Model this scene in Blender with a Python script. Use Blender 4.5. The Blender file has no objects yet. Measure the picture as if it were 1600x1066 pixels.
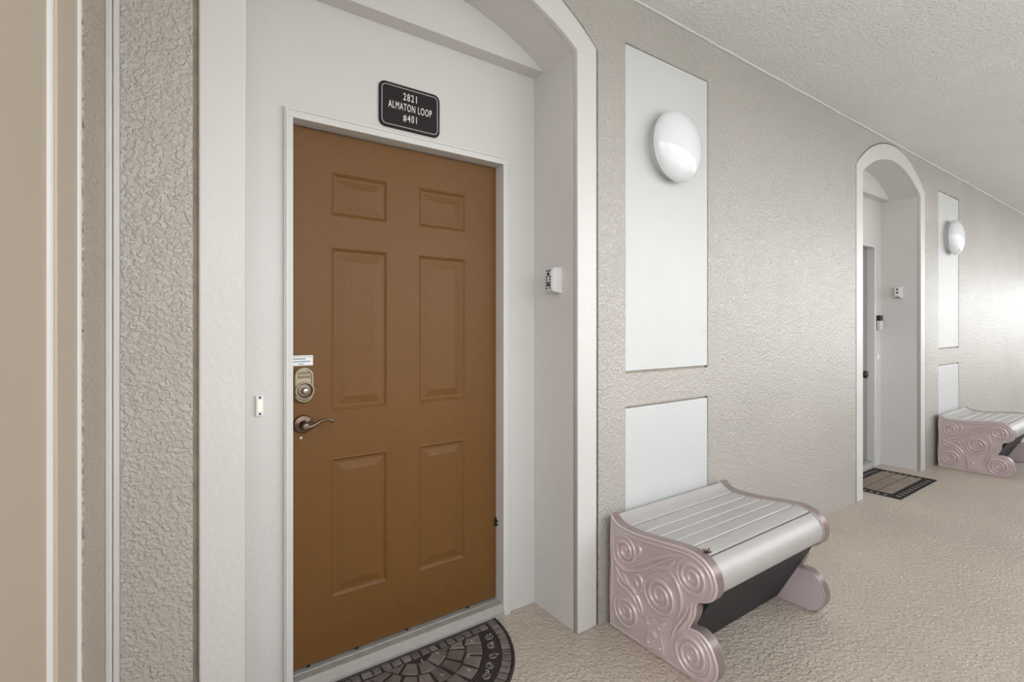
import bpy, bmesh, math, random
from mathutils import Vector
random.seed(7)
C = bpy.context.scene
COL = C.collection
PI = math.pi

# ------------------------------------------------------------------ camera
YAW = 55.0686
F_PX = 779.89
cd = bpy.data.cameras.new('camera')
cd.sensor_width = 36.0
cd.lens = F_PX * 36.0 / 1600.0
cd.shift_y = -(533.0 - 510.43) / 1600.0
cd.clip_start = 0.02
cam = bpy.data.objects.new('camera', cd)
COL.objects.link(cam)
cam.location = (0, 0, 1.32)
cam.rotation_euler = (PI / 2, 0, math.radians(YAW - 90))
C.camera = cam

# ------------------------------------------------------------------ world, light, exposure
w = bpy.data.worlds.new('overcast_sky')
C.world = w
w.use_nodes = True
nt = w.node_tree
nt.nodes.clear()
wo = nt.nodes.new('ShaderNodeOutputWorld')
bg = nt.nodes.new('ShaderNodeBackground')
tc = nt.nodes.new('ShaderNodeTexCoord')
sp = nt.nodes.new('ShaderNodeSeparateXYZ')
rp = nt.nodes.new('ShaderNodeValToRGB')
rp.color_ramp.elements[0].position = 0.49
rp.color_ramp.elements[0].color = (0.42, 0.42, 0.40, 1)
rp.color_ramp.elements[1].position = 0.51
rp.color_ramp.elements[1].color = (0.95, 0.98, 1.0, 1)
e = rp.color_ramp.elements.new(1.0)
e.color = (0.86, 0.93, 1.0, 1)
mp = nt.nodes.new('ShaderNodeMapRange')
mp.inputs['From Min'].default_value = -1
mp.inputs['From Max'].default_value = 1
nt.links.new(tc.outputs['Generated'], sp.inputs[0])
nt.links.new(sp.outputs['Z'], mp.inputs['Value'])
nt.links.new(mp.outputs[0], rp.inputs[0])
nt.links.new(rp.outputs[0], bg.inputs['Color'])
bg.inputs['Strength'].default_value = 4.0
nt.links.new(bg.outputs[0], wo.inputs[0])

sd = bpy.data.lights.new('soft_sun', 'SUN')
sd.energy = 0.5
sd.angle = math.radians(24)
sd.color = (1.0, 0.98, 0.95)
sun = bpy.data.objects.new('soft_sun', sd)
COL.objects.link(sun)
sun.rotation_euler = Vector((-0.80, 0.57, -0.16)).to_track_quat('-Z', 'Y').to_euler()

C.view_settings.view_transform = 'Standard'
C.view_settings.look = 'None'
C.view_settings.gamma = 1.0
C.view_settings.use_curve_mapping = False
C.view_settings.exposure = 0.0

# ------------------------------------------------------------------ measured sizes (metres)
W = 1.594          # front plane of the corridor wall
VB = 1.8286        # back of the vaulted part of an alcove
B = 1.9013         # back wall of an alcove
D = 1.951          # front of the door leaves
XL = -0.119        # side wall at the left
CEIL = 2.856
A1 = 0.823         # alcove centres
A2 = A1 + 4.1928
REP = 4.384        # lamp / panel / bench pitch
HALF_IN, SPR_IN, CR_IN = 0.633, 2.509, 2.704
HALF_OUT, SPR_OUT, CR_OUT = 0.745, 2.545, 2.828
PARA_Y = -0.75

# ------------------------------------------------------------------ materials
def mat(name, col, rough=0.5, metal=0.0, spec=0.5, bump=None, mott=0.0, mott_scale=3.0, coat=0.0, emit=None, emit_s=0.0, rand=0.0):
    m = bpy.data.materials.new(name)
    m.use_nodes = True
    n = m.node_tree
    b = n.nodes['Principled BSDF']
    b.inputs['Base Color'].default_value = (*col, 1)
    b.inputs['Roughness'].default_value = rough
    b.inputs['Metallic'].default_value = metal
    b.inputs['Specular IOR Level'].default_value = spec
    b.inputs['Coat Weight'].default_value = coat
    b.inputs['Coat Roughness'].default_value = 0.15
    if emit:
        b.inputs['Emission Color'].default_value = (*emit, 1)
        b.inputs['Emission Strength'].default_value = emit_s
    t0 = n.nodes.new('ShaderNodeTexCoord')
    t = n.nodes.new('ShaderNodeMapping')
    t.inputs['Rotation'].default_value = (0.6, 0.83, 0.37)
    n.links.new(t0.outputs['Object'], t.inputs['Vector'])
    if mott or rand:
        nz = n.nodes.new('ShaderNodeTexNoise')
        nz.inputs['Scale'].default_value = mott_scale
        nz.inputs['Detail'].default_value = 5
        n.links.new(t.outputs['Vector'], nz.inputs['Vector'])
        mr = n.nodes.new('ShaderNodeMapRange')
        mr.inputs['From Min'].default_value = 0.25
        mr.inputs['From Max'].default_value = 0.75
        mr.inputs['To Min'].default_value = 1 - mott
        mr.inputs['To Max'].default_value = 1 + mott
        n.links.new(nz.outputs['Fac'], mr.inputs['Value'])
        val = mr.outputs[0]
        if rand:
            oi = n.nodes.new('ShaderNodeObjectInfo')
            m2 = n.nodes.new('ShaderNodeMapRange')
            m2.inputs['To Min'].default_value = 1 - rand
            m2.inputs['To Max'].default_value = 1 + rand
            n.links.new(oi.outputs['Random'], m2.inputs['Value'])
            mu = n.nodes.new('ShaderNodeMath')
            mu.operation = 'MULTIPLY'
            n.links.new(val, mu.inputs[0])
            n.links.new(m2.outputs[0], mu.inputs[1])
            val = mu.outputs[0]
        mx = n.nodes.new('ShaderNodeVectorMath')
        mx.operation = 'SCALE'
        mx.inputs[0].default_value = col
        n.links.new(val, mx.inputs['Scale'])
        n.links.new(mx.outputs[0], b.inputs['Base Color'])
    if bump:
        # list of (kind, scale, distance): fine relief only
        prev = None
        for kind, sc, dist in bump:
            if kind == 'knock':
                nz = n.nodes.new('ShaderNodeTexNoise')
                nz.inputs['Scale'].default_value = sc
                nz.inputs['Detail'].default_value = 1.0
                nz.inputs['Roughness'].default_value = 0.5
                nz.inputs['Distortion'].default_value = 0.5
                n.links.new(t.outputs['Vector'], nz.inputs['Vector'])
                r = n.nodes.new('ShaderNodeValToRGB')
                r.color_ramp.interpolation = 'EASE'
                r.color_ramp.elements[0].position = 0.33
                r.color_ramp.elements[1].position = 0.72
                n.links.new(nz.outputs['Fac'], r.inputs[0])
                out = r.outputs[0]
            elif kind == 'vor':
                nz = n.nodes.new('ShaderNodeTexVoronoi')
                nz.feature = 'SMOOTH_F1'
                nz.inputs['Scale'].default_value = sc
                n.links.new(t.outputs['Vector'], nz.inputs['Vector'])
                out = nz.outputs['Distance']
            else:
                nz = n.nodes.new('ShaderNodeTexNoise')
                nz.inputs['Scale'].default_value = sc
                nz.inputs['Detail'].default_value = 1.5
                n.links.new(t.outputs['Vector'], nz.inputs['Vector'])
                out = nz.outputs['Fac']
            bp = n.nodes.new('ShaderNodeBump')
            bp.inputs['Strength'].default_value = 1.0
            bp.inputs['Distance'].default_value = dist
            n.links.new(out, bp.inputs['Height'])
            if prev:
                n.links.new(prev, bp.inputs['Normal'])
            prev = bp.outputs[0]
        n.links.new(prev, b.inputs['Normal'])
    return m

M = {}
M['stucco'] = mat('taupe_stucco', (0.445, 0.412, 0.372), 0.25, spec=0.55, bump=[('knock', 95, 0.0022), ('noise', 42, 0.0028)], mott=0.05, mott_scale=1.5)
M['stucco_side'] = mat('tan_side_stucco', (0.45, 0.375, 0.315), 0.45, bump=[('knock', 78, 0.004), ('noise', 48, 0.004)], mott=0.06)
M['ceiling'] = mat('ceiling_stucco', (0.76, 0.74, 0.715), 0.34, bump=[('knock', 60, 0.0020), ('noise', 9, 0.004)], mott=0.03)
M['white'] = mat('white_paint', (0.635, 0.612, 0.588), 0.36, bump=[('noise', 60, 0.0012), ('noise', 9, 0.002)], mott=0.02)
M['panelwhite'] = mat('panel_white_paint', (0.60, 0.60, 0.585), 0.42, spec=0.4, bump=[('noise', 90, 0.0012), ('noise', 7, 0.003)], mott=0.02)
M['frame_white'] = mat('door_frame_paint', (0.65, 0.635, 0.61), 0.35, mott=0.02)
M['joint'] = mat('dark_joint', (0.42, 0.36, 0.29), 0.7, mott=0.2, mott_scale=20)
M['floor'] = mat('floor_coating', (0.485, 0.408, 0.335), 0.30, spec=0.7, bump=[('knock', 60, 0.0034), ('noise', 160, 0.0012)], mott=0.08, mott_scale=2.5)
M['beige'] = mat('beige_metal_paint', (0.50, 0.41, 0.315), 0.4, mott=0.02)
M['door'] = mat('brown_door_paint', (0.155, 0.070, 0.018), 0.45, spec=0.3, bump=[('noise', 420, 0.0004)], mott=0.06, mott_scale=40)
M['door2'] = mat('grey_door_paint', (0.26, 0.245, 0.24), 0.45, bump=[('noise', 420, 0.0004)], mott=0.06, mott_scale=30)
M['alu'] = mat('worn_aluminium', (0.34, 0.33, 0.31), 0.5, metal=0.2, mott=0.12, mott_scale=25)
M['alu_light'] = mat('pale_sill_edge', (0.37, 0.35, 0.32), 0.55, mott=0.06, mott_scale=25)
M['nickel'] = mat('aged_nickel', (0.42, 0.35, 0.25), 0.32, metal=0.9)
M['nickel_d'] = mat('dark_nickel', (0.22, 0.18, 0.13), 0.4, metal=0.8)
M['bronze'] = mat('dark_bronze', (0.13, 0.085, 0.06), 0.28, metal=0.85)
M['steel'] = mat('bright_steel', (0.7, 0.68, 0.62), 0.25, metal=1.0)
M['black'] = mat('black_plastic', (0.012, 0.012, 0.012), 0.35)
M['greyink'] = mat('grey_ink', (0.12, 0.13, 0.16), 0.6)
M['paper'] = mat('white_label', (0.80, 0.80, 0.80), 0.5)
M['plastic'] = mat('white_plastic', (0.74, 0.74, 0.74), 0.35)
M['keysafe'] = mat('grey_key_safe', (0.62, 0.62, 0.62), 0.4)
M['glow'] = mat('lit_push_button', (0.72, 0.64, 0.56), 0.4, emit=(1.0, 0.78, 0.55), emit_s=0.55)
M['sign'] = mat('black_sign_face', (0.017, 0.013, 0.014), 0.6, spec=0.25, mott=0.25, mott_scale=120)
M['signink'] = mat('sign_white_print', (0.74, 0.72, 0.70), 0.5)
M['signline'] = mat('sign_grey_line', (0.45, 0.43, 0.42), 0.5)
M['glass'] = mat('opal_glass', (0.78, 0.78, 0.80), 0.12, coat=0.4)
M['lampbase'] = mat('lamp_base_paint', (0.62, 0.62, 0.62), 0.4)
M['mauve'] = mat('mauve_cast_end', (0.58, 0.475, 0.475), 0.32, metal=0.25, mott=0.10, mott_scale=7)
M['slat'] = mat('bench_slat_grey', (0.44, 0.415, 0.395), 0.42, metal=0.15, mott=0.05, mott_scale=12)
M['mauve_edge'] = mat('mauve_brown_edge', (0.25, 0.19, 0.18), 0.34, metal=0.25, mott=0.1, mott_scale=9)
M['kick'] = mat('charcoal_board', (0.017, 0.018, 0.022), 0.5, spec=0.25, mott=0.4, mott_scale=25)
M['rubber'] = mat('dark_rubber', (0.030, 0.024, 0.022), 0.55, mott=0.25, mott_scale=40)
M['stone'] = mat('rubber_stone', (0.155, 0.128, 0.118), 0.5, bump=[('noise', 220, 0.0015)], mott=0.28, mott_scale=35, rand=0.30)
M['lichen'] = mat('pale_scuff', (0.55, 0.52, 0.46), 0.7)
M['mattile'] = mat('tan_mat_tile', (0.24, 0.185, 0.14), 0.7, mott=0.3, mott_scale=60, rand=0.12)
M['matblack'] = mat('black_mat_rubber', (0.012, 0.012, 0.013), 0.6, spec=0.2)
M['ground'] = mat('outside_ground', (0.58, 0.57, 0.54), 0.9, mott=0.1)

# ------------------------------------------------------------------ mesh helpers
class MB:
    def __init__(s):
        s.v = []; s.f = []; s.sm = []
    def add(s, vs, fs, smooth=False):
        o = len(s.v)
        s.v += [tuple(p) for p in vs]
        for f in fs:
            s.f.append(tuple(i + o for i in f)); s.sm.append(smooth)
        return s
    def quad(s, a, b, c, d):
        return s.add([a, b, c, d], [(0, 1, 2, 3)])
    def box(s, x0, x1, y0, y1, z0, z1, bev=0.0, seg=2):
        if bev > 0:
            bm = bmesh.new()
            bmesh.ops.create_cube(bm, size=1)
            for v in bm.verts:
                v.co = Vector((x0 + (v.co.x + .5) * (x1 - x0), y0 + (v.co.y + .5) * (y1 - y0), z0 + (v.co.z + .5) * (z1 - z0)))
            bmesh.ops.bevel(bm, geom=bm.edges[:], offset=bev, segments=seg, affect='EDGES', profile=0.5)
            bm.verts.index_update()
            s.add([v.co for v in bm.verts], [[v.index for v in f.verts] for f in bm.faces])
            bm.free()
            return s
        v = [(x, y, z) for x in (x0, x1) for y in (y0, y1) for z in (z0, z1)]
        return s.add(v, [(0, 1, 3, 2), (4, 6, 7, 5), (0, 4, 5, 1), (2, 3, 7, 6), (0, 2, 6, 4), (1, 5, 7, 3)])
    def tube(s, pts, r, n=10, closed=False, flat=1.0, up=None):
        pts = [Vector(p) for p in pts]
        rings = []
        L = len(pts)
        for i, p in enumerate(pts):
            a = pts[(i - 1) % L] if (closed or i > 0) else p
            b = pts[(i + 1) % L] if (closed or i < L - 1) else p
            t = (b - a).normalized()
            u = Vector(up) if up else (Vector((0, 0, 1)) if abs(t.z) < .9 else Vector((1, 0, 0)))
            nn = t.cross(u).normalized()
            bb = nn.cross(t).normalized()
            rr = r[i] if isinstance(r, (list, tuple)) else r
            rings.append([p + nn * math.cos(2 * PI * k / n) * rr + bb * math.sin(2 * PI * k / n) * rr * flat for k in range(n)])
        vs = [q for rg in rings for q in rg]
        fs = []
        for i in range(L if closed else L - 1):
            j = (i + 1) % L
            for k in range(n):
                fs.append((i * n + k, i * n + (k + 1) % n, j * n + (k + 1) % n, j * n + k))
        if not closed:
            fs.append(tuple(range(n))[::-1]); fs.append(tuple((L - 1) * n + k for k in range(n)))
        return s.add(vs, fs, True)
    def lathe(s, prof, origin, axis='-y', n=48):
        # prof: (radius, height along axis); open ends are closed at radius 0
        vs = []; fs = []
        ox, oy, oz = origin
        for r, h in prof:
            for k in range(n):
                a = 2 * PI * k / n
                if axis == '-y': vs.append((ox + r * math.cos(a), oy - h, oz + r * math.sin(a)))
                elif axis == '-x': vs.append((ox - h, oy + r * math.cos(a), oz + r * math.sin(a)))
                else: vs.append((ox + r * math.cos(a), oy + r * math.sin(a), oz + h))
        for i in range(len(prof) - 1):
            for k in range(n):
                fs.append((i * n + k, i * n + (k + 1) % n, (i + 1) * n + (k + 1) % n, (i + 1) * n + k))
        fs.append(tuple(range(n))[::-1])
        fs.append(tuple((len(prof) - 1) * n + k for k in range(n)))
        return s.add(vs, fs, True)
    def loft(s, loops, smooth=False, cap=True):
        n = len(loops[0]); vs = [p for l in loops for p in l]; fs = []
        for i in range(len(loops) - 1):
            for k in range(n):
                fs.append((i * n + k, i * n + (k + 1) % n, (i + 1) * n + (k + 1) % n, (i + 1) * n + k))
        if cap:
            fs.append(tuple((len(loops) - 1) * n + k for k in range(n)))
        return s.add(vs, fs, smooth)
    def mesh(s, m):
        return s

def wloc(o):
    l = Vector((0, 0, 0))
    while o:
        l += o.location; o = o.parent
    return l

def link_mesh(name, me, m, parent=None):
    o = bpy.data.objects.new(name, me)
    COL.objects.link(o)
    if m: me.materials.clear(); me.materials.append(m)
    if parent:
        d = wloc(parent)
        for v in me.vertices: v.co -= d
        o.parent = parent
    return o

def build(name, mb, m, parent=None, auto=35):
    me = bpy.data.meshes.new(name)
    me.from_pydata(mb.v, [], mb.f)
    bm = bmesh.new(); bm.from_mesh(me)
    bmesh.ops.recalc_face_normals(bm, faces=bm.faces[:])
    bm.to_mesh(me); bm.free()
    for p, q in zip(me.polygons, mb.sm): p.use_smooth = q
    if any(mb.sm):
        try: me.set_sharp_from_angle(angle=math.radians(auto))
        except Exception: pass
    return link_mesh(name, me, m, parent)

def plate_mesh(loops, thick, to3d, bev=0.0, res=2):
    """flat plate with holes: loops in 2-D, filled, thickness along the third axis"""
    cu = bpy.data.curves.new('outline', 'CURVE')
    cu.dimensions = '2D'; cu.fill_mode = 'BOTH'
    cu.extrude = max(thick / 2 - bev, 0); cu.bevel_depth = bev; cu.bevel_resolution = res
    if bev: cu.offset = -bev
    for lp in loops:
        spl = cu.splines.new('POLY')
        spl.points.add(len(lp) - 1)
        for pnt, (a, b) in zip(spl.points, lp): pnt.co = (a, b, 0, 1)
        spl.use_cyclic_u = True
    ob = bpy.data.objects.new('outline', cu)
    COL.objects.link(ob)
    bpy.context.view_layer.update()
    dg = bpy.context.evaluated_depsgraph_get()
    me = bpy.data.meshes.new_from_object(ob.evaluated_get(dg))
    bpy.data.objects.remove(ob); bpy.data.curves.remove(cu)
    for v in me.vertices: v.co = Vector(to3d(v.co.x, v.co.y, v.co.z))
    bm = bmesh.new(); bm.from_mesh(me)
    bmesh.ops.remove_doubles(bm, verts=bm.verts[:], dist=1e-5)
    bmesh.ops.recalc_face_normals(bm, faces=bm.faces[:])
    bm.to_mesh(me); bm.free()
    return me

def plate(name, loops, thick, to3d, m, parent=None, bev=0.0, res=2):
    me = plate_mesh(loops, thick, to3d, bev, res)
    me.name = name
    return link_mesh(name, me, m, parent)

def empty(name, loc):
    o = bpy.data.objects.new(name, None)
    o.empty_display_size = 0.1
    COL.objects.link(o); o.location = loc
    return o

def tag(o, label, cat, group=None, kind=None):
    o['label'] = label; o['category'] = cat
    if group: o['group'] = group
    if kind: o['kind'] = kind
    return o

def copy_tree(o, parent=None):
    c = o.copy(); COL.objects.link(c)
    if parent:
        c.parent = parent
    for ch in list(o.children): copy_tree(ch, c)
    return c

def text_mesh(txt, size, sx, thick, to3d, off=0.0, spacing=1.0):
    cu = bpy.data.curves.new('txt', 'FONT')
    cu.body = txt; cu.size = size; cu.align_x = 'CENTER'; cu.align_y = 'CENTER'
    cu.extrude = thick / 2; cu.offset = off; cu.space_character = spacing
    ob = bpy.data.objects.new('txt', cu); COL.objects.link(ob)
    bpy.context.view_layer.update()
    me = bpy.data.meshes.new_from_object(ob.evaluated_get(bpy.context.evaluated_depsgraph_get()))
    bpy.data.objects.remove(ob); bpy.data.curves.remove(cu)
    for v in me.vertices: v.co = Vector(to3d(v.co.x * sx, v.co.y, v.co.z))
    return me

def rrect(x0, x1, z0, z1, r, n=6):
    out = []
    for cx, cz, a0 in ((x1 - r, z0 + r, -90), (x1 - r, z1 - r, 0), (x0 + r, z1 - r, 90), (x0 + r, z0 + r, 180)):
        for k in range(n + 1):
            a = math.radians(a0 + 90 * k / n)
            out.append((cx + r * math.cos(a), cz + r * math.sin(a)))
    return out

def catmull(pts, n=6, closed=False, corners=()):
    out = []; L = len(pts)
    for i in range(L if closed else L - 1):
        p1, p2 = pts[i], pts[(i + 1) % L]
        p0 = pts[i - 1] if (closed or i > 0) else p1
        p3 = pts[(i + 2) % L] if (closed or i < L - 2) else p2
        if i in corners: p0 = p1
        if (i + 1) % L in corners: p3 = p2
        for k in range(n):
            t = k / n
            out.append(tuple(0.5 * (2 * b + (c - a) * t + (2 * a - 5 * b + 4 * c - d) * t * t + (-a + 3 * b - 3 * c + d) * t ** 3) for a, b, c, d in zip(p0, p1, p2, p3)))
    if not closed: out.append(tuple(pts[-1]))
    return out

def XZ(yc): return lambda a, b, c: (a, yc + c, b)      # plate standing in the plane of the wall
def YZ(xc): return lambda a, b, c: (xc + c, a, b)      # plate standing across the corridor

def arch(cx, half, spring, crown, n=28):
    """segmental arch, right foot to left foot, going over the crown"""
    rise = crown - spring
    R = (half * half + rise * rise) / (2 * rise)
    zc = crown - R
    a = math.asin(half / R)
    return [(cx + R * math.sin(a - 2 * a * k / n), zc + R * math.cos(a - 2 * a * k / n)) for k in range(n + 1)]

# ------------------------------------------------------------------ setting: floor, ceiling, ground
XE = 27.0      # far end of the corridor
XS = -1.0
fl = build('floor', MB().box(XS, XE, PARA_Y - .2, 2.1, -0.15, 0), M['floor'])
tag(fl, 'tan textured floor coating of the corridor', 'floor', kind='structure')
ce = build('ceiling', MB().box(-.35, XE, PARA_Y - .2, 2.1, CEIL, CEIL + .15), M['ceiling'])
tag(ce, 'pale grey textured corridor ceiling', 'ceiling', kind='structure')
bead = [(XL + i * (XE - XL) / 220, W - .003, CEIL - .003 + random.uniform(-.0025, .0025)) for i in range(221)]
cb = build('trim_1', MB().tube(bead, [random.uniform(.0055, .0085) for _ in bead], 8), M['white'])
tag(cb, 'thin bright caulk bead where wall meets ceiling', 'trim', kind='structure')
gr = build('ground', MB().box(-120, 120, -160, PARA_Y - .3, -9.2, -9), M['ground'])
tag(gr, 'ground outside below the open corridor', 'ground', kind='structure')

# ------------------------------------------------------------------ main wall with alcove openings and panel recesses
GAP = 0.013
def opening(cx):
    h = HALF_OUT + GAP
    pts = arch(cx, h, SPR_OUT, CR_OUT + .011)
    return [(cx + h, 0)] + pts + [(cx - h, 0)]
PL, PR, PT, PB, QT, QB = 1.7574, 2.3937, 2.6337, 1.1125, 0.9385, 0.40
outer = [(XL + .030, 0), (XL + .030, CEIL), (XE, CEIL), (XE, 0)] + opening(A2) + opening(A1)
holes = []
for dx in (0, REP, 2 * REP):
    holes.append([(PL + dx - .005, PB - .012), (PR + dx + .005, PB - .012), (PR + dx + .005, PT + .006), (PL + dx - .005, PT + .006)])
    holes.append([(PL + dx - .005, QB), (PR + dx + .005, QB), (PR + dx + .005, QT + .010), (PL + dx - .005, QT + .010)])
wall = plate('wall_back', [outer] + holes, 0.02, XZ(W + .01), M['stucco'])
tag(wall, 'taupe textured stucco corridor wall with recessed panels', 'wall', kind='structure')
# solid core behind the coat, seen only in the joints
hc = HALF_IN
core = [(XL, 0), (XL, CEIL), (XE, CEIL), (XE, 0), (A2 + hc + .02, 0)] + arch(A2, hc + .02, SPR_IN + .01, CR_IN + .02) + [(A2 - hc - .02, 0), (A1 + hc + .02, 0)] + arch(A1, hc + .02, SPR_IN + .01, CR_IN + .02) + [(A1 - hc - .02, 0)]
plate('wall_core', [core], 0.04, XZ(W + .04), M['joint'], wall)
for dx in (0, REP, 2 * REP):
    build('panel', MB().box(PL + dx, PR + dx, W + .003, W + .02, PB, PT, .002), M['panelwhite'], wall)
    build('panel', MB().box(PL + dx, PR + dx, W + .003, W + .02, QB + .005, QT, .002), M['panelwhite'], wall)

def alcove(cx, n):
    # white arch casing flush with the stucco
    ou = [(cx + HALF_OUT, 0)] + arch(cx, HALF_OUT, SPR_OUT, CR_OUT) + [(cx - HALF_OUT, 0)]
    inn = [(cx + HALF_IN, 0)] + arch(cx, HALF_IN, SPR_IN, CR_IN) + [(cx - HALF_IN, 0)]
    in2 = [(cx + HALF_IN - .002, 0)] + arch(cx, HALF_IN - .002, SPR_IN - .002, CR_IN - .002) + [(cx - HALF_IN + .002, 0)]
    t = plate('trim_%d' % n, [ou + in2[::-1]], 0.03, XZ(W + .012), M['white'], bev=.005)
    tag(t, 'white arched casing around the ' + ('brown door' if n == 2 else 'grey door') + ' alcove', 'trim', kind='structure')
    # lining: jambs, vault, drop beam, back wall
    mb = MB()
    a = [(x, W + .016, z) for x, z in inn]
    b = [(x, VB, z) for x, z in inn]
    k = len(a)
    mb.add(a + b, [(i, i + 1, k + i + 1, k + i) for i in range(k - 1)])
    mb.add([(x, VB, z) for x, z in arch(cx, HALF_IN, SPR_IN, CR_IN)], [tuple(range(29))])          # face of the drop beam
    x0, x1 = cx - HALF_IN, cx + HALF_IN
    mb.quad((x0, VB, SPR_IN), (x1, VB, SPR_IN), (x1, B, SPR_IN), (x0, B, SPR_IN))
    mb.quad((x0, VB, 0), (x0, B, 0), (x0, B, SPR_IN), (x0, VB, SPR_IN))
    mb.quad((x1, VB, 0), (x1, B, 0), (x1, B, SPR_IN), (x1, VB, SPR_IN))
    d0, d1, dz = cx - .465, cx + .465, 2.08
    mb.quad((x0, B, 0), (d0, B, 0), (d0, B, SPR_IN), (x0, B, SPR_IN))
    mb.quad((d1, B, 0), (x1, B, 0), (x1, B, SPR_IN), (d1, B, SPR_IN))
    mb.quad((d0, B, dz), (d1, B, dz), (d1, B, SPR_IN), (d0, B, SPR_IN))
    mb.quad((x0, B + .15, 0), (x1, B + .15, 0), (x1, B + .15, SPR_IN), (x0, B + .15, SPR_IN))
    o = build('wall_alcove', mb, M['white'])
    tag(o, 'smooth white vaulted alcove lining around the ' + ('brown door' if n == 2 else 'grey door'), 'wall', kind='structure')
alcove(A1, 2)
alcove(A2, 3)

# ------------------------------------------------------------------ left side wall with beige door frame
sw = MB()
sw.box(XL - .12, XL, 1.190, W, 0, CEIL)
side = build('wall_left', sw, M['stucco_side'])
tag(side, 'tan stucco return wall beside the beige metal frame', 'wall', kind='structure')
bf = empty('door_3', (XL - .06, .8, 0))
tag(bf, 'beige painted metal door frame on the side wall', 'door frame', kind='structure')
build('frame_face', MB().box(XL - .12, XL - .007, .972, 1.188, 0, CEIL, .003, 3), M['beige'], bf)
build('frame_edge_highlight', MB().tube([(XL - .008, 1.183, 0), (XL - .008, 1.183, CEIL)], .0065, 10), M['frame_white'], bf)  # pale colour stands in for daylight caught on the beige frame's rounded edge
build('frame_stop_highlight', MB().tube([(XL - .017, .966, 0), (XL - .017, .966, CEIL)], .0066, 10), M['frame_white'], bf)  # same painted highlight along the stop edge of the beige frame
build('door_leaf', MB().box(XL - .10, XL - .017, .60, .966, 0, CEIL, .002), M['beige'], bf)
cs = MB()
cs.box(XL, XL + .014, W - .004, W + .03, 0, CEIL, .003)
ct = build('trim_4', cs, M['white'])
tag(ct, 'narrow white corner strip at the end of the stucco wall', 'trim', kind='structure')
ct2 = build('trim_5', MB().box(XL + .015, XL + .030, W + .001, W + .03, 0, CEIL, .003), M['white'])
tag(ct2, 'second white corner strip joined by a cracked caulk line', 'trim', kind='structure')

# ------------------------------------------------------------------ open side: parapet, columns, header
pw = MB()
pw.box(XS, XE, PARA_Y - .15, PARA_Y, 0, 1.07)
pw.box(XS, XE, PARA_Y - .15, PARA_Y, 2.72, CEIL)
x = -2.6 + 4.2
while x < XE:
    pw.box(x - .14, x + .14, PARA_Y - .15, PARA_Y, 1.07, 2.72)
    x += 4.2
pf = build('wall_front', pw, M['stucco'])
tag(pf, 'stucco parapet with open bays facing outdoors', 'wall', kind='structure')

# ------------------------------------------------------------------ doors
def door(n, cx, m_leaf, mirror):
    s = -1 if mirror else 1
    def X(x): return cx + s * (x - A1)
    def box(mb, xa, xb, *r, **k):
        xa, xb = sorted((X(xa), X(xb)))
        return mb.box(xa, xb, *r, **k)
    root = empty('door_%d' % n, (cx, D, 0))
    o0, o1, ot = .376, 1.272, 2.060
    fr = MB()
    box(fr, o0 - .030, o0, B - .014, D + .06, 0, ot, bev=.002)
    box(fr, o1, o1 + .038, B - .014, D + .06, 0, ot, bev=.002)
    box(fr, o0 - .030, o1 + .038, B - .014, D + .06, ot, ot + .036, bev=.002)
    build('door_frame', fr, M['frame_white'], root)
    # bead along the casing
    bd = MB()
    box(bd, o1 + .026, o1 + .033, B - .018, B - .010, 0, ot + .026, bev=.002)
    box(bd, o0 - .025, o0 - .018, B - .018, B - .010, 0, ot + .026, bev=.002)
    box(bd, o0 - .025, o1 + .033, B - .018, B - .010, ot + .024, ot + .031, bev=.002)
    build('casing_bead', bd, M['frame_white'], root)
    # leaf with six moulded panels
    l0, l1, lz0, lz1 = .378, 1.270, .062, 2.056
    cols = [(.522, .747), (.881, 1.107)]
    rows = [(1.742, 1.908), (.998, 1.622), (.285, .818)]
    rect = lambda a, b, c, d: [(a, c), (b, c), (b, d), (a, d)]
    loops = [rect(*sorted((X(l0), X(l1))), lz0, lz1)]
    for xa, xb in cols:
        for za, zb in rows:
            loops.append(rect(*sorted((X(xa), X(xb))), za, zb))
    leaf = plate('leaf', loops, .02, XZ(D + .010), m_leaf, root)
    build('leaf_core', box(MB(), l0, l1, D + .014, D + .045, lz0, lz1), m_leaf, leaf)
    for xa, xb in cols:
        for za, zb in rows:
            a, b = sorted((X(xa), X(xb)))
            lp = []
            for ins, dep in ((0, 0), (.004, -.0015), (.014, .0055), (.022, .006), (.050, .001), (.052, .0005)):
                lp.append([(a + ins, D + dep, za + ins), (b - ins, D + dep, za + ins), (b - ins, D + dep, zb - ins), (a + ins, D + dep, zb - ins)])
            build('raised_panel', MB().loft(lp), m_leaf, leaf)
    # sill: grey plate and pale nosing
    sl = MB()
    a, b = sorted((X(o0 - .003), X(o1 + .003)))
    def prism(mb, prof):
        k = len(prof)
        mb.add([(a, y, z) for y, z in prof] + [(b, y, z) for y, z in prof],
               [tuple(range(k)), tuple(range(k, 2 * k))[::-1]] + [(i, (i + 1) % k, k + (i + 1) % k, k + i) for i in range(k)])
    prism(sl, [(D + .05, 0), (D + .05, .058), (D - .018, .056), (D - .020, .053), (D - .023, .053), (D - .024, .0555), (D - .045, .053), (D - .047, 0)])
    si = build('threshold', sl, M['alu'], root)
    ns = MB()
    prism(ns, [(D - .047, 0), (D - .047, .052), (D - .052, .052), (D - .066, .020), (D - .067, 0)])
    build('nosing', ns, M['alu_light'], si)
    return root, X

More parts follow.
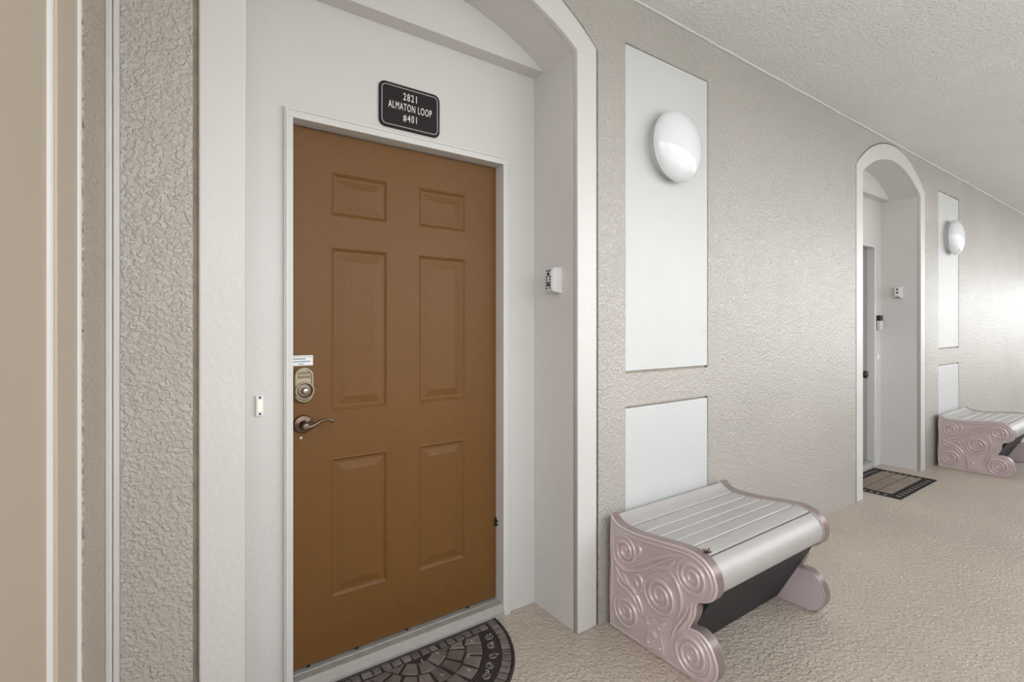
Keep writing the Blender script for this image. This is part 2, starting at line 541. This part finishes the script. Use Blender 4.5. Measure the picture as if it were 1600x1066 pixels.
d1, X1 = door(1, A1, M['door'], False)
tag(d1, 'brown six-panel entrance door in a white frame', 'door', kind='structure')
d2, X2 = door(2, A2, M['door2'], True)
tag(d2, 'grey entrance door half hidden in the far alcove', 'door', kind='structure')
for z in (.062 + .02,):
    sw_ = MB()
    for x in (.44, .62, .83, 1.12):
        sw_.box(x - .006, x + .006, D - .003, D + .004, .057, .066, .001)
    build('sweep_tab', sw_, M['black'], d1)

# hardware on the brown door
lk = build('keypad_lock', MB().loft([[(x, y, z) for x, z in sh] for y, sh in (
    (D, rrect(.388, .458, 1.040, 1.172, .034, 8)), (D - .016, rrect(.388, .458, 1.040, 1.172, .034, 8)), (D - .022, rrect(.392, .454, 1.044, 1.168, .030, 8)),
    (D - .022, rrect(.397, .449, 1.049, 1.163, .025, 8)), (D - .018, rrect(.399, .447, 1.051, 1.161, .023, 8)))]), M['nickel'], d1)
build('cylinder_ring', MB().lathe([(.034, 0), (.034, .010), (.0325, .014), (.028, .014), (.0255, .010), (.0250, .002)], (.423, D - .016, 1.086), n=32), M['nickel'], lk)
build('thumb_turn', MB().lathe([(.024, 0), (.0235, .003), (.011, .004), (.010, .006), (.010, .018), (.009, .019)], (.423, D - .018, 1.086), n=24), M['nickel_d'], lk)
build('key_face', MB().lathe([(.0075, 0), (.0075, .003), (.003, .004)], (.424, D - .036, 1.086), n=16), M['steel'], lk)
for r in range(2):
    for c in range(5):
        x = .405 + c * .009; z = 1.150 - r * .0145
        build('key_button', MB().box(x - .0032, x + .0032, D - .022, D - .016, z - .005, z + .005, .001), M['nickel_d'], lk)
rs = build('door_lever', MB().lathe([(.034, 0), (.034, .004), (.031, .010), (.024, .012), (.016, .014), (.014, .03), (.013, .052), (.008, .056)], (.421, D, .960), n=32), M['bronze'], d1)
lv = catmull([(.421, D - .046, .958), (.438, D - .050, .956), (.452, D - .052, .962), (.470, D - .052, .971), (.488, D - .052, .976), (.503, D - .051, .976), (.512, D - .050, .970), (.514, D - .049, .962)], 5)
build('handle', MB().tube(lv, [.011 - .0065 * min(1, i / 22) for i in range(len(lv))], 10), M['bronze'], rs)
build('key_cylinder', MB().lathe([(.010, 0), (.010, .004), (.006, .005)], (.421, D - .055, .960), n=16), M['nickel_d'], rs)
build('screw', MB().lathe([(.0055, 0), (.005, .002), (.002, .0025)], (.415, D, .909), n=16), M['steel'], d1)
st = build('sticker', MB().box(.380, .457, D - .0012, D, 1.176, 1.2135), M['paper'], d1)
tl = MB()
for x0, x1, z, h in ((.381, .454, 1.2085, .0016), (.381, .431, 1.201, .0035), (.381, .448, 1.191, .0035), (.406, .424, 1.182, .003)):
    x = x0
    while x < x1:
        ww = random.uniform(.003, .007)
        tl.box(x, min(x + ww, x1), D - .0017, D - .001, z - h / 2, z + h / 2)
        x += ww + .001
build('printed_lines', tl, M['greyink'], st)
hg = build('hinge', MB().box(1.262, 1.270, D - .010, D + .002, .392, .43, .002).box(1.266, 1.271, D - .016, D - .008, .398, .405).box(1.266, 1.271, D - .016, D - .008, .414, .421), M['black'], d1)
# knob and bolt on the grey door
kx = 5.285
kb = build('door_knob', MB().lathe([(.036, 0), (.036, .006), (.016, .010), (.014, .03), (.03, .038), (.036, .052), (.030, .066), (.010, .070)], (kx, D, .880), n=28), M['black'], d2)
build('deadbolt', MB().lathe([(.032, 0), (.032, .012), (.024, .02), (.010, .022)], (kx, D, 1.03), n=28), M['black'], d2)

# ------------------------------------------------------------------ address sign
def p_sign(y): return XZ(y)
SX0, SX1, SZ0, SZ1 = .690, .952, 2.110, 2.288
sg = empty('address_sign', ((SX0 + SX1) / 2, B, SZ0))
tag(sg, 'black rounded address plaque above the brown door', 'sign')
plate('plaque', [rrect(SX0, SX1, SZ0, SZ1, .026, 8)], .008, XZ(B - .004), M['sign'], sg, bev=.0015)
g1, g2 = rrect(SX0 + .010, SX1 - .010, SZ0 + .010, SZ1 - .010, .019, 8), rrect(SX0 + .0127, SX1 - .0127, SZ0 + .0127, SZ1 - .0127, .0165, 8)
plate('border_line', [g1, g2], .001, XZ(B - .0084), M['signline'], sg)
for txt, z, sz, sx, spc in (('2821', 2.243, .041, .66, 1.25), ('ALMATON LOOP', 2.201, .041, .53, 1.16), ('#401', 2.159, .041, .62, 1.28)):
    me = text_mesh(txt, sz, sx, .001, (lambda zc: lambda a, b, c: ((SX0 + SX1) / 2 + a, B - .0085 - c, zc + b))(z), off=.00025, spacing=spc)
    link_mesh('lettering', me, M['signink'], sg)

# ------------------------------------------------------------------ lit bell buttons
def bell(x, z, label):
    r = empty('doorbell_button', (x, B, z - .036))
    tag(r, label, 'doorbell', 'lit doorbell buttons')
    build('plate', MB().box(x - .0125, x + .0125, B - .010, B, z - .036, z + .036, .003), M['plastic'], r)
    build('button', MB().box(x - .0075, x + .0075, B - .013, B - .006, z - .020, z + .020, .003), M['glow'], r)
    for dz in (-.028, .028):
        build('screw', MB().lathe([(.004, 0), (.0035, .0015), (.001, .002)], (x, B - .0095, z + dz), n=12), M['black'], r)
bell(.2705, 1.049, 'white doorbell button glowing warm, left of the brown door')
bell(5.555, 1.034, 'small glowing doorbell button below the black video doorbell in the far alcove')

# ------------------------------------------------------------------ key safes on the alcove jambs
def key_safe(xj, y, z, full, label):
    r = empty('key_safe', (xj, y, z - .055))
    tag(r, label, 'key safe', 'key safes on the alcove jambs')
    def sh(dy0, dy1, z0, z1, x): return [(x, y + dy0, z + z0), (x, y + dy1, z + z0), (x, y + dy1, z + z1), (x, y + dy0, z + z1)]
    bd = build('body', MB().loft([sh(-.030, .030, -.057, .057, xj), sh(-.030, .030, -.057, .057, xj - .008), sh(-.026, .027, -.050, .053, xj - .044), sh(-.022, .024, -.046, .049, xj - .047)]), M['keysafe'], r)
    build('front_plate', MB().box(xj - .0495, xj - .046, y - .019, y + .022, z - .042, z + .044, .001), M['plastic'], r)
    if full:
        for k in range(5):
            for c in (-1, 1):
                yy = y + .0015 + c * .0115; zz = z + .014 - k * .0125
                build('push_button', MB().lathe([(.0042, 0), (.004, .003), (.001, .0035)], (xj - .0493, yy, zz), '-x', 12), M['black'], r)
        build('shutter_slot', MB().box(xj - .0515, xj - .049, y - .015, y + .018, z + .039, z + .0435, .0005), M['black'], r)
        build('latch', MB().box(xj - .054, xj - .049, y - .004, y + .008, z + .019, z + .034, .001), M['black'], r)
        build('release_lever', MB().box(xj - .055, xj - .049, y - .003, y + .005, z - .028, z - .010, .001), M['black'], r)
    else:
        for dz in (.026, -.004):
            build('push_button', MB().box(xj - .053, xj - .049, y - .006, y + .008, z + dz - .007, z + dz + .007, .001), M['black'], r)
        build('shutter_slot', MB().box(xj - .052, xj - .046, y - .015, y + .018, z - .049, z - .043, .0005), M['black'], r)
key_safe(A1 + HALF_IN, 1.728, 1.527, True, 'grey push-button key safe on the jamb of the brown door alcove')
key_safe(A2 + HALF_IN, 1.755, 1.640, False, 'pale key safe with two dark buttons on the far alcove jamb')

vb = empty('video_doorbell', (5.535, B, 1.28))
tag(vb, 'black and silver video doorbell beside the grey door', 'doorbell')
build('housing', MB().box(5.505, 5.567, B - .015, B, 1.285, 1.425, .003).box(5.505, 5.567, B - .046, B - .013, 1.374, 1.425, .004), M['black'], vb)
build('silver_face', MB().box(5.505, 5.567, B - .046, B - .0148, 1.288, 1.374, .004), M['lampbase'], vb)
build('camera_lens', MB().lathe([(.012, 0), (.011, .003), (.004, .005)], (5.536, B - .046, 1.400), n=20), M['bronze'], vb)

# ------------------------------------------------------------------ wall lamps
LX, LZ = 2.0756, 2.207
lamp = empty('wall_lamp', (LX, W, LZ))
tag(lamp, 'round white opal wall lamp on the panel beside the brown door', 'lamp', 'round wall lamps')
build('base', MB().lathe([(.150, -.003), (.152, .03), (.156, .036)], (LX, W, LZ), n=64), M['lampbase'], lamp)
prof = [(.150, .034), (.170, .036), (.174, .041), (.173, .047)]
for k in range(1, 15):
    a = PI / 2 * k / 14
    prof.append((max(.172 * math.cos(a), .001), .047 + .070 * math.sin(a)))
build('glass_dome', MB().lathe(prof, (LX, W, LZ), n=72), M['glass'], lamp)
for i in (1, 2):
    l2 = copy_tree(lamp)
    l2.location.x += REP * i
    l2['label'] = ('round white wall lamp on the narrow panel beyond the grey door', 'round white wall lamp farthest down the corridor past the second bench')[i - 1]

# ------------------------------------------------------------------ benches
OUT = [(1.562, 0), (1.567, .142), (1.562, .271), (1.564, .397), (1.557, .492), (1.527, .468), (1.485, .457), (1.403, .456), (1.303, .466), (1.22, .476), (1.145, .480),
       (1.09, .464), (1.055, .430), (1.040, .381), (1.053, .337), (1.085, .310), (1.115, .298), (1.127, .278), (1.131, .240), (1.156, .186), (1.109, .190), (1.067, .163), (1.040, .109), (1.042, .060), (1.067, .022), (1.105, 0)]
OUTS = catmull(OUT, 5, True, corners=(0, 4, 17, 19, 25))
def inset(p, d):
    n = len(p); res = []
    ar = sum(p[i][0] * p[(i + 1) % n][1] - p[(i + 1) % n][0] * p[i][1] for i in range(n))
    sgn = 1 if ar > 0 else -1
    for i in range(n):
        a, b = p[i - 1], p[(i + 1) % n]
        t = Vector((b[0] - a[0], b[1] - a[1]))
        if t.length < 1e-9: res.append(p[i]); continue
        t.normalize()
        res.append((p[i][0] - sgn * t.y * d, p[i][1] + sgn * t.x * d))
    return res

def ridge(mb, pts, xf, width=.012, hgt=.007, taper=True, sub=4):
    """raised moulding stroke on the outer face x = xf of the end panel"""
    q = catmull(pts, sub)
    L = len(q); vs = []; fs = []
    sec = [(-.5, 0), (-.42, .55), (-.22, .92), (0, 1), (.22, .92), (.42, .55), (.5, 0)]
    for i in range(L):
        a = q[max(i - 1, 0)]; b = q[min(i + 1, L - 1)]
        t = Vector((b[0] - a[0], b[1] - a[1]))
        t = t.normalized() if t.length > 1e-9 else Vector((1, 0))
        nn = Vector((-t.y, t.x))
        k = 1.0
        if taper: k = min(1, .25 + 3.0 * min(i, L - 1 - i) / L)
        for s_, h_ in sec:
            vs.append((xf - hgt * h_ * k, q[i][0] + nn.x * s_ * width * k, q[i][1] + nn.y * s_ * width * k))
    m = len(sec)
    for i in range(L - 1):
        for j in range(m - 1):
            fs.append((i * m + j, i * m + j + 1, (i + 1) * m + j + 1, (i + 1) * m + j))
    mb.add(vs, fs, True)

def spiral(cy, cz, R, turns, a0, dirn, rin=.10):
    n = int(turns * 22); out = []
    for i in range(n + 1):
        t = i / n
        a = math.radians(a0) + dirn * 2 * PI * turns * t
        r = R * ((1 - t) + rin * t)
        out.append((cy - r * math.cos(a), cz + r * math.sin(a)))      # angle measured as seen from the corridor end
    return out

BX0, BX1 = 1.617, 2.505
TH = .052
bench = empty('bench', ((BX0 + BX1) / 2, 1.30, 0))
tag(bench, 'grey slatted bench with mauve scroll ends beside the brown door alcove', 'bench', 'scroll-end corridor benches')
FACE = BX0 + .004
def end_panel(x_out, x_in, sgn):
    # sgn -1: outer face looks to -x
    mb = MB()
    e1 = inset(OUTS, .006)
    e2 = inset(OUTS, .012)
    lo = [[(x_in, y, z) for y, z in e1], [(x_in + sgn * .005, y, z) for y, z in OUTS], [(x_out - sgn * .006, y, z) for y, z in OUTS], [(x_out - sgn * .001, y, z) for y, z in inset(OUTS, .003)], [(x_out, y, z) for y, z in e1],
          [(x_out - sgn * .001, y, z) for y, z in inset(OUTS, .010)], [(x_out - sgn * .005, y, z) for y, z in inset(OUTS, .015)]]
    mb.loft(lo[2:], True, cap=False)
    ob = build('end_panel', mb, M['mauve'], bench, auto=50)
    eb = MB(); eb.loft(lo[:3], True, cap=False)
    build('edge_band', eb, M['mauve_edge'], ob, auto=50)
    for nm, xx, ins in (('panel_face', x_out - sgn * .006, .013), ('inner_face', x_in + sgn * .003, .002)):
        plate(nm, [inset(OUTS, ins)], .004, YZ(xx), M['mauve'], ob)
    return ob
ep = end_panel(BX0, BX0 + TH, -1)
ep2 = end_panel(BX1, BX1 - TH, 1)

SPIRALS = [(1.474, .360, .066, 2.6, 180, -1), (1.145, .381, .072, 2.7, 100, 1), (1.292, .248, .086, 3.0, 60, 1), (1.468, .104, .080, 2.8, 20, 1), (1.146, .090, .090, 3.3, 150, -1)]
STROKES = dict(
    arm=[[(1.54, .354), (1.537, .311), (1.506, .285), (1.464, .281), (1.416, .297), (1.369, .323), (1.31, .364), (1.258, .403), (1.214, .432), (1.17, .449)],
         [(1.471, .299), (1.423, .317), (1.376, .346), (1.316, .386), (1.258, .417), (1.207, .443), (1.164, .455)],
         [(1.356, .308), (1.31, .351), (1.258, .373), (1.233, .400), (1.214, .417)],
         [(1.245, .362), (1.214, .338), (1.195, .303), (1.19, .261), (1.201, .217), (1.233, .175)],
         [(1.381, .092), (1.381, .145), (1.399, .185), (1.437, .217), (1.478, .227), (1.509, .244), (1.53, .276)],
         [(1.403, .14), (1.423, .178), (1.464, .199), (1.506, .208), (1.523, .241)],
         [(1.161, .276), (1.17, .24), (1.189, .202), (1.214, .163), (1.233, .116), (1.239, .072)],
         [(1.146, .285), (1.152, .237), (1.175, .193), (1.2, .154), (1.214, .112)],
         [(1.41, .41), (1.39, .395), (1.40, .37), (1.415, .352)]],
    leaf=[[(1.488, .265), (1.45, .270), (1.403, .285), (1.379, .264), (1.386, .227), (1.416, .203), (1.447, .22), (1.471, .246), (1.488, .265)],
          [(1.44, .250), (1.415, .255), (1.405, .238), (1.42, .228)]],
    rim=[[(1.535, .452), (1.485, .435), (1.403, .434), (1.303, .444), (1.22, .455), (1.152, .459), (1.103, .446), (1.073, .417), (1.062, .378), (1.073, .345), (1.097, .323)],
         [(1.546, .43), (1.548, .309), (1.550, .199), (1.547, .091), (1.541, .02)]])
PLQ = [(1.366, .141), (1.343, .135), (1.32, .147), (1.297, .141), (1.265, .152), (1.271, .116), (1.277, .089), (1.267, .049), (1.266, .021), (1.29, .024), (1.316, .026), (1.343, .018), (1.361, .024), (1.356, .054), (1.349, .082), (1.359, .108)]
def relief(xf, sgn, ob):
    for sp_ in SPIRALS:
        mb = MB(); ridge(mb, spiral(*sp_), 0, .0185, .0095, sub=1)
        mb.v = [(xf + sgn * abs(v[0]), v[1], v[2]) for v in mb.v]
        build('scroll', mb, M['mauve'], ob, auto=80)
    for nm, wd, hg in (('arm', .0165, .009), ('leaf', .012, .007), ('rim', .011, .0065)):
        mb = MB()
        for st_ in STROKES[nm]: ridge(mb, st_, 0, wd, hg)
        mb.v = [(xf + sgn * abs(v[0]), v[1], v[2]) for v in mb.v]
        build({'arm': 'scroll_arm', 'leaf': 'leaf_relief', 'rim': 'rim_bead'}[nm], mb, M['mauve'], ob, auto=80)
    pq = plate('rosette', [catmull(PLQ, 4, True)], .012, YZ(xf + sgn * .005), M['mauve'], ob, bev=.0025)
    mb = MB()
    for cy, cz, r in ((1.315, .083, .017), (1.345, .118, .007), (1.288, .122, .007), (1.285, .042, .007), (1.343, .040, .007)):
        vs = MB().lathe([(r, .008), (r * .85, .013), (r * .5, .0155), (.001, .016)], (0, cy, cz), '-x', 16)
        mb.add([(xf + sgn * abs(v[0]), v[1], v[2]) for v in vs.v], vs.f, True)
    build('rosette_boss', mb, M['mauve'], ob)
relief(BX0 + .004, -1, ep)
relief(BX1 - .004, 1, ep2)

# seat: six slats and a rolled front fascia between the ends
TOP = [(1.557, .488), (1.527, .464), (1.485, .452), (1.403, .451), (1.303, .461), (1.22, .471), (1.145, .474), (1.103, .462), (1.072, .440), (1.052, .408), (1.047, .380), (1.054, .350), (1.066, .336)]
TS = catmull(TOP, 12)
def seg(y0, y1):
    return [p for p in TS if y0 <= p[0] <= y1 and p[1] > .44]
def strip_solid(mb, pts, t, xa, xb, cham=0):
    n = len(pts); low = []
    for i in range(n):
        a, b = pts[max(i - 1, 0)], pts[min(i + 1, n - 1)]
        v = Vector((b[0] - a[0], b[1] - a[1])).normalized()
        low.append((pts[i][0] - v.y * -t * -1, pts[i][1] + v.x * t))
    if cham:
        def mixp(a, b, d):
            L_ = math.dist(a, b); f = d / L_
            return (a[0] + (b[0] - a[0]) * f, a[1] + (b[1] - a[1]) * f)
        tp = [mixp(pts[0], low[0], cham), mixp(pts[0], pts[1], cham * .4), mixp(pts[0], pts[1], cham)] + list(pts[1:-1]) + [mixp(pts[-1], pts[-2], cham), mixp(pts[-1], pts[-2], cham * .4), mixp(pts[-1], low[-1], cham)]
        tp[1] = ((tp[0][0] + tp[2][0]) / 2 * .5 + tp[1][0] * .5, (tp[0][1] + tp[2][1]) / 2 * .5 + tp[1][1] * .5)
        m_ = len(tp) - 2
        tp[m_] = ((tp[m_ - 1][0] + tp[m_ + 1][0]) / 2 * .5 + tp[m_][0] * .5, (tp[m_ - 1][1] + tp[m_ + 1][1]) / 2 * .5 + tp[m_][1] * .5)
        ring = tp + low[::-1]
    else:
        ring = list(pts) + low[::-1]
    k = len(ring)
    mb.loft([[(x, y, z) for y, z in inset(ring, d)] for x, d in ((xa, .0012), (xa + .0015, 0), (xb - .0015, 0), (xb, .0012))], False, cap=True)
    mb.add([(xa, y, z) for y, z in inset(ring, .0012)], [tuple(range(k))])
def resample(y0, y1, n):
    out = []
    for i in range(n + 1):
        y = y1 + (y0 - y1) * i / n
        for a, b in zip(TS, TS[1:]):
            if a[0] >= y >= b[0] and a[0] != b[0]:
                f = (a[0] - y) / (a[0] - b[0])
                out.append((y, a[1] + f * (b[1] - a[1]))); break
    return out
SA, SB = BX0 + TH + .001, BX1 - TH - .001
for y1, y0 in ((1.555, 1.4885), (1.4815, 1.4125), (1.4055, 1.3350), (1.3280, 1.2585), (1.2515, 1.1800), (1.1730, 1.1070)):
    mb = MB()
    strip_solid(mb, resample(y0, y1, 6), .016, SA, SB, .004)
    build('slat', mb, M['slat'], bench)
fp = [(1.1005, .4605)] + [p for p in TS if p[0] < 1.098 or p[1] < .44]
mb = MB(); strip_solid(mb, fp, .012, SA, SB)
for i in range(len(mb.sm)): mb.sm[i] = True
build('fascia', mb, M['slat'], bench)
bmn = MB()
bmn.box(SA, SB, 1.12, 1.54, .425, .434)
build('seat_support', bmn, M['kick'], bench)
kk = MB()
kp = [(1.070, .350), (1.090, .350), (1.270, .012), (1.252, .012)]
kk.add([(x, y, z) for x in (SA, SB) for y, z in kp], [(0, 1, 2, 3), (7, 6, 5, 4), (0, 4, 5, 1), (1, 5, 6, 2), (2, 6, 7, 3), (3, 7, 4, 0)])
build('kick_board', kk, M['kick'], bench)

b2 = copy_tree(bench)
b2.location.x += REP
b2['label'] = 'grey slatted bench with mauve scroll ends beyond the grey door, cut by the picture edge'
# broken metal clip, only on the near bench
cl = MB()
for a in range(0, 360, 60):
    c_, s_ = math.cos(math.radians(a)), math.sin(math.radians(a))
    cl.tube([(BX0 + .050, 1.112, .476), (BX0 + .050 + .014 * c_, 1.112 + .014 * s_, .480 + .006 * (a % 120 == 0))], .0035, 6)
cl.lathe([(.007, 0), (.007, .006), (.003, .009)], (BX0 + .050, 1.112, .474), 'z', 12)
build('metal_clip', cl, M['bronze'], bench)

# ------------------------------------------------------------------ half-round door mat of stones
MX, MY, MA, MBb = .827, 1.882, .397, .440
mat1 = empty('half_round_mat', (MX, MY - .2, 0))
tag(mat1, 'dark half-round rubber mat of moulded stones at the brown door', 'doormat')
def el(a, k):      # point on scaled half ellipse, a = 0 right end .. pi left end
    return (MX + MA * k * math.cos(a), MY - MBb * k * math.sin(a))
base = [el(PI * i / 64, 1) for i in range(65)]
plate('mat_base', [base], .008, lambda a, b, c: (a, b, .004 + c), M['rubber'], mat1, bev=.002)
rimp = [(*el(PI * i / 64, .985), .009) for i in range(65)]
rm = MB(); rm.tube(rimp, .0055, 8, flat=.8); rm.tube([(MX - MA * .98, MY - .006, .009), (MX + MA * .98, MY - .006, .009)], .005, 8, flat=.8)
for kk_ in (.86, .70):
    rm.tube([(*el(a0 / 64 * PI, kk_), .008) for a0 in range(5, 60)], .003, 6)
build('edge_bead', rm, M['rubber'], mat1)
def stone(poly, z0, h, parent, m, jit=.0015):
    cx = sum(p[0] for p in poly) / len(poly); cy = sum(p[1] for p in poly) / len(poly)
    lo = []
    pj = [(x + random.uniform(-jit, jit), y + random.uniform(-jit, jit)) for x, y in poly]
    for k, z in ((1.0, z0), (.98, z0 + h * .65), (.86, z0 + h)):
        lo.append([(cx + (x - cx) * k, cy + (y - cy) * k, z) for x, y in pj])
    return build('stone', MB().loft(lo), m, parent)
# arc border of bricks
N = 34
# spread evenly along the arc length
arcs = [el(PI * i / 400, .92) for i in range(401)]
cum = [0]
for a, b in zip(arcs, arcs[1:]): cum.append(cum[-1] + math.dist(a, b))
def ang_at(frac):
    t = frac * cum[-1]
    for i in range(400):
        if cum[i + 1] >= t: return PI * (i + (t - cum[i]) / max(cum[i + 1] - cum[i], 1e-9)) / 400
    return PI
for i in range(N):
    a0 = ang_at((i + .10) / N); a1 = ang_at((i + .90) / N)
    stone([el(a0, .965), el(a1, .965), el(a1, .875), el(a0, .875)], .006, .006, mat1, M['stone'], .0008)
# straight row along the door
n2 = 17
for i in range(n2):
    xa = MX - .335 + i * .67 / n2; xb = xa + .67 / n2 - random.uniform(.004, .010)
    stone([(xa, MY - .048), (xb, MY - .048), (xb, MY - .016), (xa, MY - .016)], .006, random.uniform(.005, .007), mat1, M['stone'], .0025)
# fan of cobbles
for (k0, k1, cnt, off) in ((.685, .52, 11, .0), (.505, .35, 8, .4), (.335, .19, 5, .1), (.175, .02, 3, .3)):
    for i in range(cnt):
        f0 = i / cnt; f1 = (i + 1) / cnt
        a0 = .16 + (PI - .32) * f0 + .03 / k0 * .5; a1 = .16 + (PI - .32) * f1 - .015 / k0
        q = []
        for kx_, aa in ((k0, a0), (k0, (a0 + a1) / 2), (k0, a1), (k1, a1), (k1, a0)):
            x, y = el(aa, kx_)
            q.append((x, min(y, MY - .058)))
        # keep the cobble clear of the straight row
        if max(p[1] for p in q) - min(p[1] for p in q) > .02:
            stone(q, .006, random.uniform(.005, .0075), mat1, M['stone'], .004)
# scroll band
n3 = 15
for i in range(n3):
    a = .20 + (PI - .40) * (i + .5) / n3
    cx, cy = el(a, .78)
    d = 1 if i % 2 else -1
    pts = []
    for j in range(17):
        t = j / 16; aa = a + d * t * 2 * PI * 1.15; r = .019 * (1 - .75 * t)
        pts.append((cx + r * math.cos(aa), cy + r * math.sin(aa), .010))
    build('scroll', MB().tube(pts, .0040, 6, up=(0, 0, 1)), M['stone'], mat1)
# dried white scuffs with a shape of their own
for (x, y) in ((1.055, 1.79), (1.12, 1.74), (.99, 1.72), (1.01, 1.60), (.90, 1.80), (1.10, 1.66), (.95, 1.66), (.83, 1.81), (1.14, 1.80), (.86, 1.68)):
    a = random.uniform(0, 6)
    pts = [(x + math.cos(a) * t + random.uniform(-.004, .004), y + math.sin(a) * t + random.uniform(-.004, .004), .0135) for t in (0, .006, .012, .017)]
    build('pale_scuff', MB().tube(pts, [.001, .0022, .0018, .0008], 6, flat=.4, up=(0, 0, 1)), M['lichen'], mat1)

# ------------------------------------------------------------------ rectangular mat at the far alcove
R0, R1, S0, S1 = 4.60, 5.435, 1.42, 1.880
mat2 = empty('rectangular_mat', ((R0 + R1) / 2, (S0 + S1) / 2, 0))
tag(mat2, 'black bordered rectangular mat with tan tiles at the far alcove', 'doormat')
hl = []
def hole(cx, cy, a, b): hl.append([(cx - a, cy), (cx, cy - b), (cx + a, cy), (cx, cy + b)])
k = 11
for i in range(k):
    xx = R0 + .05 + (R1 - R0 - .10) * (i + .5) / k
    for yy in (S0 + .038, S1 - .038):
        hl.append([(xx - .020, yy - .020), (xx + .012, yy - .020), (xx + .020, yy + .020), (xx - .012, yy + .020)])
for i in range(6):
    yy = S0 + .09 + (S1 - S0 - .18) * (i + .5) / 6
    for xx in (R0 + .040, R1 - .040):
        hole(xx, yy, .024, .022)
mo = [(R0, S0), (R1, S0), (R1, S1), (R0, S1)]
mi = [(R0 + .078, S0 + .078), (R1 - .078, S0 + .078), (R1 - .078, S1 - .078), (R0 + .078, S1 - .078)]
plate('mat_border', [mo, mi] + hl, .0035, lambda a, b, c: (a, b, .0019 + c), M['matblack'], mat2)
build('mat_backing', MB().box(R0 + .076, R1 - .076, S0 + .076, S1 - .076, .0003, .0030), M['matblack'], mat2)
ti = [(R0 + .082, R1 - .082, S0 + .082, S1 - .082)]
x0, x1, y0, y1 = ti[0]
hgt = (y1 - y0) / 3
for r in range(3):
    xs = [x0] + [x0 + (x1 - x0) * f for f in ((.36, .72) if r % 2 else (.20, .56, .86))] + [x1]
    for a, b in zip(xs, xs[1:]):
        ya = y0 + r * hgt
        build('tile', MB().box(a + .003, b - .003, ya + .004, ya + hgt - .004, .002, .0075, .002), M['mattile'], mat2)
